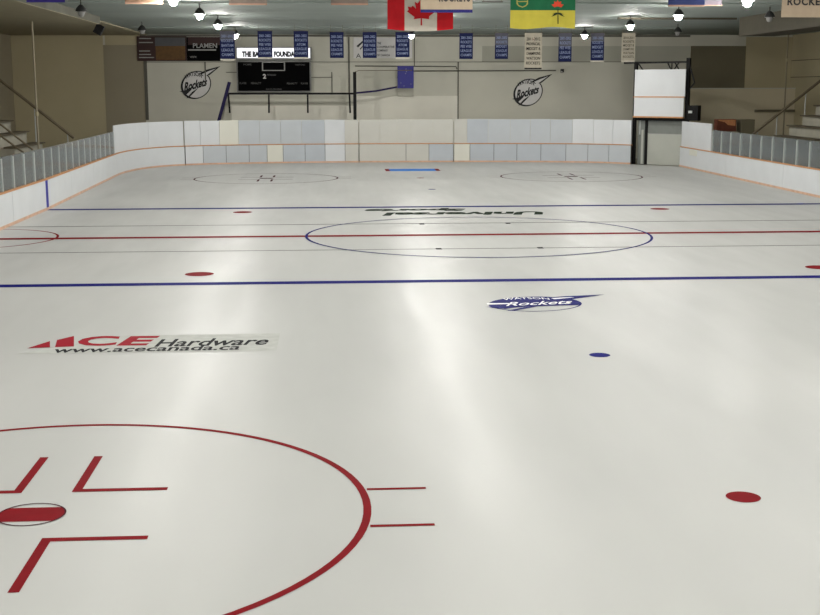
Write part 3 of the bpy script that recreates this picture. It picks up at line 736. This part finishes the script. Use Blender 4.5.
q = nb(); gbox(q, -.03, Lg, -.03, .08, 2.37, 2.44); part('kick_plate', q, ORANGE, t, 'orange bottom edge')
q = nb(); gbox(q, .1, Lg-.05, .05, .14, 2.40, 4.74); part('backing', q, DARKM, t)
t = thing('gate_frame', (A.x, A.y, 0), 'black steel hoist frame that carries the raised white gate', 'frame')
q = nb(); gbox(q, -.14, .02, .16, .30, 0, 5.15); part('post', q, DARKM, t)
q = nb(); gbox(q, Lg-.02, Lg+.16, .16, .34, 0, 5.3); part('post', q, DARKM, t)
q = nb(); gbox(q, -.75, Lg+.1, .16, .26, 5.06, 5.15); part('top_beam', q, DARKM, t)
q = nb(); gbox(q, .09, Lg-.03, .16, .30, 2.22, 2.36); part('header', q, DARKM, t)
for u0, z0, u1, z1 in ((.05, 5.1, .35, 4.75), (Lg+.1, 5.1, Lg+.45, 4.1), (Lg+.1, 3.7, Lg+.45, 4.1), (1.75, 5.1, 1.95, 4.75), (2.15, 5.1, 2.4, 4.75), (2.4, 5.1, 2.15, 4.78), (2.0, 5.1, 2.0, 4.75)):
    q = nb(); tube(q, [GMX @ Vector((u0, .21, z0)), GMX @ Vector((u1, .21, z1))], .035, 6, sq=True); part('brace', q, DARKM, t)
t = thing('hoist_motor', tuple(GMX @ Vector((Lg+.45, .2, 2.3))), 'dark motor box with a pale fitting beside the raised gate', 'motor')
q = nb(); gbox(q, Lg+.18, Lg+.72, .16, .45, 2.25, 3.0); part('housing', q, DARKM, t)
q = nb(); gbox(q, Lg+.22, Lg+.42, .10, .16, 2.62, 2.74); part('fitting', q, STEEL, t, 'pale metal fitting')
# door behind the opening
t = thing('overhead_door', tuple(GMX @ Vector((Lg/2, .5, 0))), 'grey overhead door with a dark upper band in the gap below the raised gate', 'door')
q = nb(); gbox(q, .62, Lg-.03, .42, .50, 0, 1.58); part('door_panel', q, DOORG, t)
q = nb(); gbox(q, .62, Lg-.03, .42, .50, 1.58, 2.24); part('top_band', q, DOORD, t, 'darker upper band')
q = nb(); gbox(q, .50, .62, .34, .50, 0, 2.26); part('jamb', q, DARKM, t, 'black jamb')
q = nb(); gbox(q, .66, Lg-.04, .41, .42, 1.55, 1.58); part('seam', q, GREYT, t)
t = thing('door_post', tuple(GMX @ Vector((.3, .4, 0))), 'narrow grey post panel with a pale vertical strip left of the overhead door', 'panel')
q = nb(); gbox(q, .09, .48, .36, .46, 0, 2.3); part('board', q, DOORD, t)
q = nb(); gbox(q, .30, .42, .33, .36, 0, 1.75); part('pale_strip', q, DOORG, t, 'pale vertical strip')
q = nb(); gbox(q, .16, .24, .33, .36, 1.5, 2.25); part('chain_box', q, STEEL, t)

# ------------------------------------------------------------------ stands
def stand(side, label, X0, dx, Z0, dz, n, Y0, Y1):
    t = thing('bleacher_stand', (X0*side, Y0, 0), label, 'bleachers', 'stepped stands at both sides')
    XE = abs(XL) if side < 0 else XR-.03
    for k in range(n):
        xa, xb = side*(X0+dx*k), side*(min(X0+dx*(k+1), XE-.01) if k < n-1 else XE-.01)
        q = nb(); box(q, min(xa, xb), max(xa, xb), Y0, Y1, 0, Z0+dz*k); part('step', q, CONCL, t)
        q = nb(); xs = sorted((xa-side*.14, xa+side*.42)); xs = [max(XL+.01, xs[0]), min(XR-.04, xs[1])]; box(q, xs[0], xs[1], Y0-.06, Y1, Z0+dz*k, Z0+dz*k+.06); part('bench_plank', q, WOOD, t, 'dark bench plank')
    return t
stand(-1, 'pale stepped stand rising to the left wall, dark planks on its steps', 15.9, .66, 1.02, .48, 7, 18.3, 23.2)
stand(1, 'pale stepped stand rising to the right wall, dark planks on its steps', 15.8, .60, 1.22, .45, 9, 18.3, 23.2)
def handrail(side, label, p0, p1, posts, Y, r=.065, low=None):
    t = thing('handrail', (p0[0], Y, p0[2]), label, 'handrail', 'sloping handrails by the stands')
    q = nb(); tube(q, [p0, p1], r, 8); part('rail', q, RAILM, t)
    for f_, z in posts:
        p = Vector(p0).lerp(Vector(p1), f_); q = nb(); tube(q, [p, (p.x, p.y, z)], .025, 6); part('post', q, STEEL, t)
    return t
Yh = 23.45
a, b = at(74, 138, Yh), at(-60, 33, Yh)
handrail(-1, 'long brown handrail sloping down over the left stand', a, b, [(.05, 0), (.30, 0)], Yh)
a, b = at(753, 134, Yh), at(905, 14, Yh)
handrail(1, 'long brown handrail sloping down over the right stand', a, b, [(.03, 0), (.16, 0), (.35, 0)], Yh)
Y2 = 13.0
for (p, q_, lab) in (((33, 150), (-40, 92.5), 'upper of two parallel dark rails before the left steps'), ((24, 153), (-40, 106), 'lower of two parallel dark rails before the left steps')):
    a, b = at(*p, Y2), at(*q_, Y2); handrail(-1, lab, a, b, [(.04, 0)], Y2, .035)
# slim columns
for X, Y, lab in ((at(35, 80, 17).x, 17.0, 'slim pale column behind the left glass'), (None, 33.0, 'slim pale column standing over the right stand')):
    if X is None: X = at(787, 60, Y).x
    t = thing('column', (X, Y, 0), lab, 'column', 'slim columns carrying the ceiling')
    q = nb(); tube(q, [(X, Y, 0), (X, Y, ZC if X > 0 else 6.41)], .04, 10); part('shaft', q, WALLD, t)
    q = nb(); box(q, X-.1, X+.1, Y-.1, Y+.1, 0, .03); part('base_plate', q, RAILM, t)
    q = nb(); z = at(787, 60, Y).z if X > 0 else 2.9; tube(q, [(X, Y, z-.08), (X, Y, z+.08)], .07, 10); part('collar', q, WALLB, t)
# low walls behind the glass
q = nb(); box(q, -15.75, -15.6, -10, 23.1, -.03, 1.0); box(q, -15.8, -15.55, -10, 23.1, 1.0, 1.12, 1); trim(q, [CONC, RAILM])
q = nb(); box(q, 15.5, 15.65, 0, 23.1, -.03, 1.1); box(q, 15.45, 15.7, 0, 23.1, 1.1, 1.2, 1); trim(q, [CONC, RAILM])
# speaker on the left beam and the sign on the left wall
Ys = 19.3
c = at(101, 32, Ys); t = thing('speaker', c, 'small dark loudspeaker hanging at the end of the left bulkhead', 'speaker')
q = nb(); a, b = at(96, 34, Ys), at(102, 25, Ys); M2 = Matrix.Translation((a+b)/2) @ Matrix.Rotation(.5, 4, 'Y')
box(q, -.16, .16, -.12, .12, -.2, .2, 0, M2); part('cabinet', q, DARKM, t)
q = nb(); tube(q, [(a+b)/2, ((a+b)/2).lerp(Vector((-13.2, Ys, 6.7)), 1.0)], .03, 6); part('ceiling_mount', q, DARKM, t)
Ya = 14
c = Vector((XL+.05, Ya, 5.4)); 
Xs = XL+.06
def atX(x, y):
    dd = ray(x, y); return CAM + dd*((Xs-CAM.x)/dd.x)
t = thing('wall_sign', atX(10, 32), 'dark sign with pale letters high on the left side wall', 'sign')
a, b = atX(-30, 20), atX(23, 31.5); z0, z1 = atX(12, 31.5).z, atX(12, 17).z
q = nb(); box(q, XL, XL+.05, min(a.y, b.y), max(a.y, b.y), z0, z1); part('sign_board', q, DKRED, t)
q = nb()
for s, x0, x1 in (('L', 1, 5.5), ('A', 9, 15)):
    p0, p1 = atX(x0, 30), atX(x1, 22); text(q, s, lambda u, v: Vector((XL+.056, p0.y+(p1.y-p0.y)*u, z0+.1+(z1-z0-.3)*v)), offset=.02)
part('lettering', q, SIGNG, t)
t = thing('wall_fixture', atX(15, 14), 'dark bracketed fixture above the sign on the left side wall', 'fixture')
p = atX(18, 13); q = nb(); box(q, XL, XL+.5, p.y-.5, p.y+.1, p.z-.35, p.z+.1); part('housing', q, DARKM, t)
q = nb(); tube(q, [(XL+.3, p.y-.2, p.z), (XL+.3, p.y-.2, ZC)], .05, 6); part('stem', q, DARKM, t)
# cabinet and box behind the right glass
Yc = 27.0
a, b = at(716, 131, Yc), at(756, 119.5, Yc)
t = thing('utility_cabinet', (a.x, Yc, 0), 'plain grey cabinet behind the right glass, under the brown box', 'cabinet')
zc = at(727, 131.5, Yc).z
q = nb(); box(q, a.x, at(738.5, 131, Yc).x, Yc, Yc+.7, -.03, zc); part('body', q, WALLD, t)
q = nb(); box(q, at(741, 131, Yc).x, at(755, 120, Yc).x, Yc, Yc+.7, -.03, b.z); part('tall_body', q, WALLO, t)
t = thing('storage_box', (a.x, Yc, zc), 'dark brown box with a tan front corner standing behind the right glass', 'box')
p0, p1 = at(717.5, 131.5, Yc), at(737, 119.3, Yc); p1.x = min(p1.x, at(738, 131, Yc).x)
q = nb(); box(q, p0.x, p1.x, Yc+.05, Yc+.6, zc+.003, p1.z); part('body', q, BROWN, t)
q = nb(); m_ = at(728, 126, Yc)
poly(q, [(p0.x+.03, Yc+.04, p1.z-.02), (p1.x-.05, Yc+.04, p1.z-.02), (p1.x-.05, Yc+.04, m_.z), (m_.x, Yc+.04, m_.z+.05), (m_.x-.15, Yc+.04, m_.z+.18), (p0.x+.03, Yc+.04, m_.z+.25)]); part('tan_flap', q, TANO, t)
q = nb(); p0, p1 = at(755, 112, 35.1), at(800, 109.5, 35.1); box(q, p0.x, p1.x, 35.05, 35.2, p0.z, p1.z); trim(q, WALLO)

# ------------------------------------------------------------------ world and view
w = bpy.data.worlds.new('world'); SC.world = w; w.use_nodes = True
w.node_tree.nodes['Background'].inputs['Color'].default_value = (.02, .02, .02, 1)
SC.view_settings.view_transform = 'Standard'; SC.view_settings.look = 'None'
SC.view_settings.gamma = 1; SC.view_settings.use_curve_mapping = False
SC.view_settings.exposure = 0.01
SC.cycles.max_bounces = 8; SC.cycles.diffuse_bounces = 5; SC.cycles.transparent_max_bounces = 16
SC.cycles.sample_clamp_indirect = 6
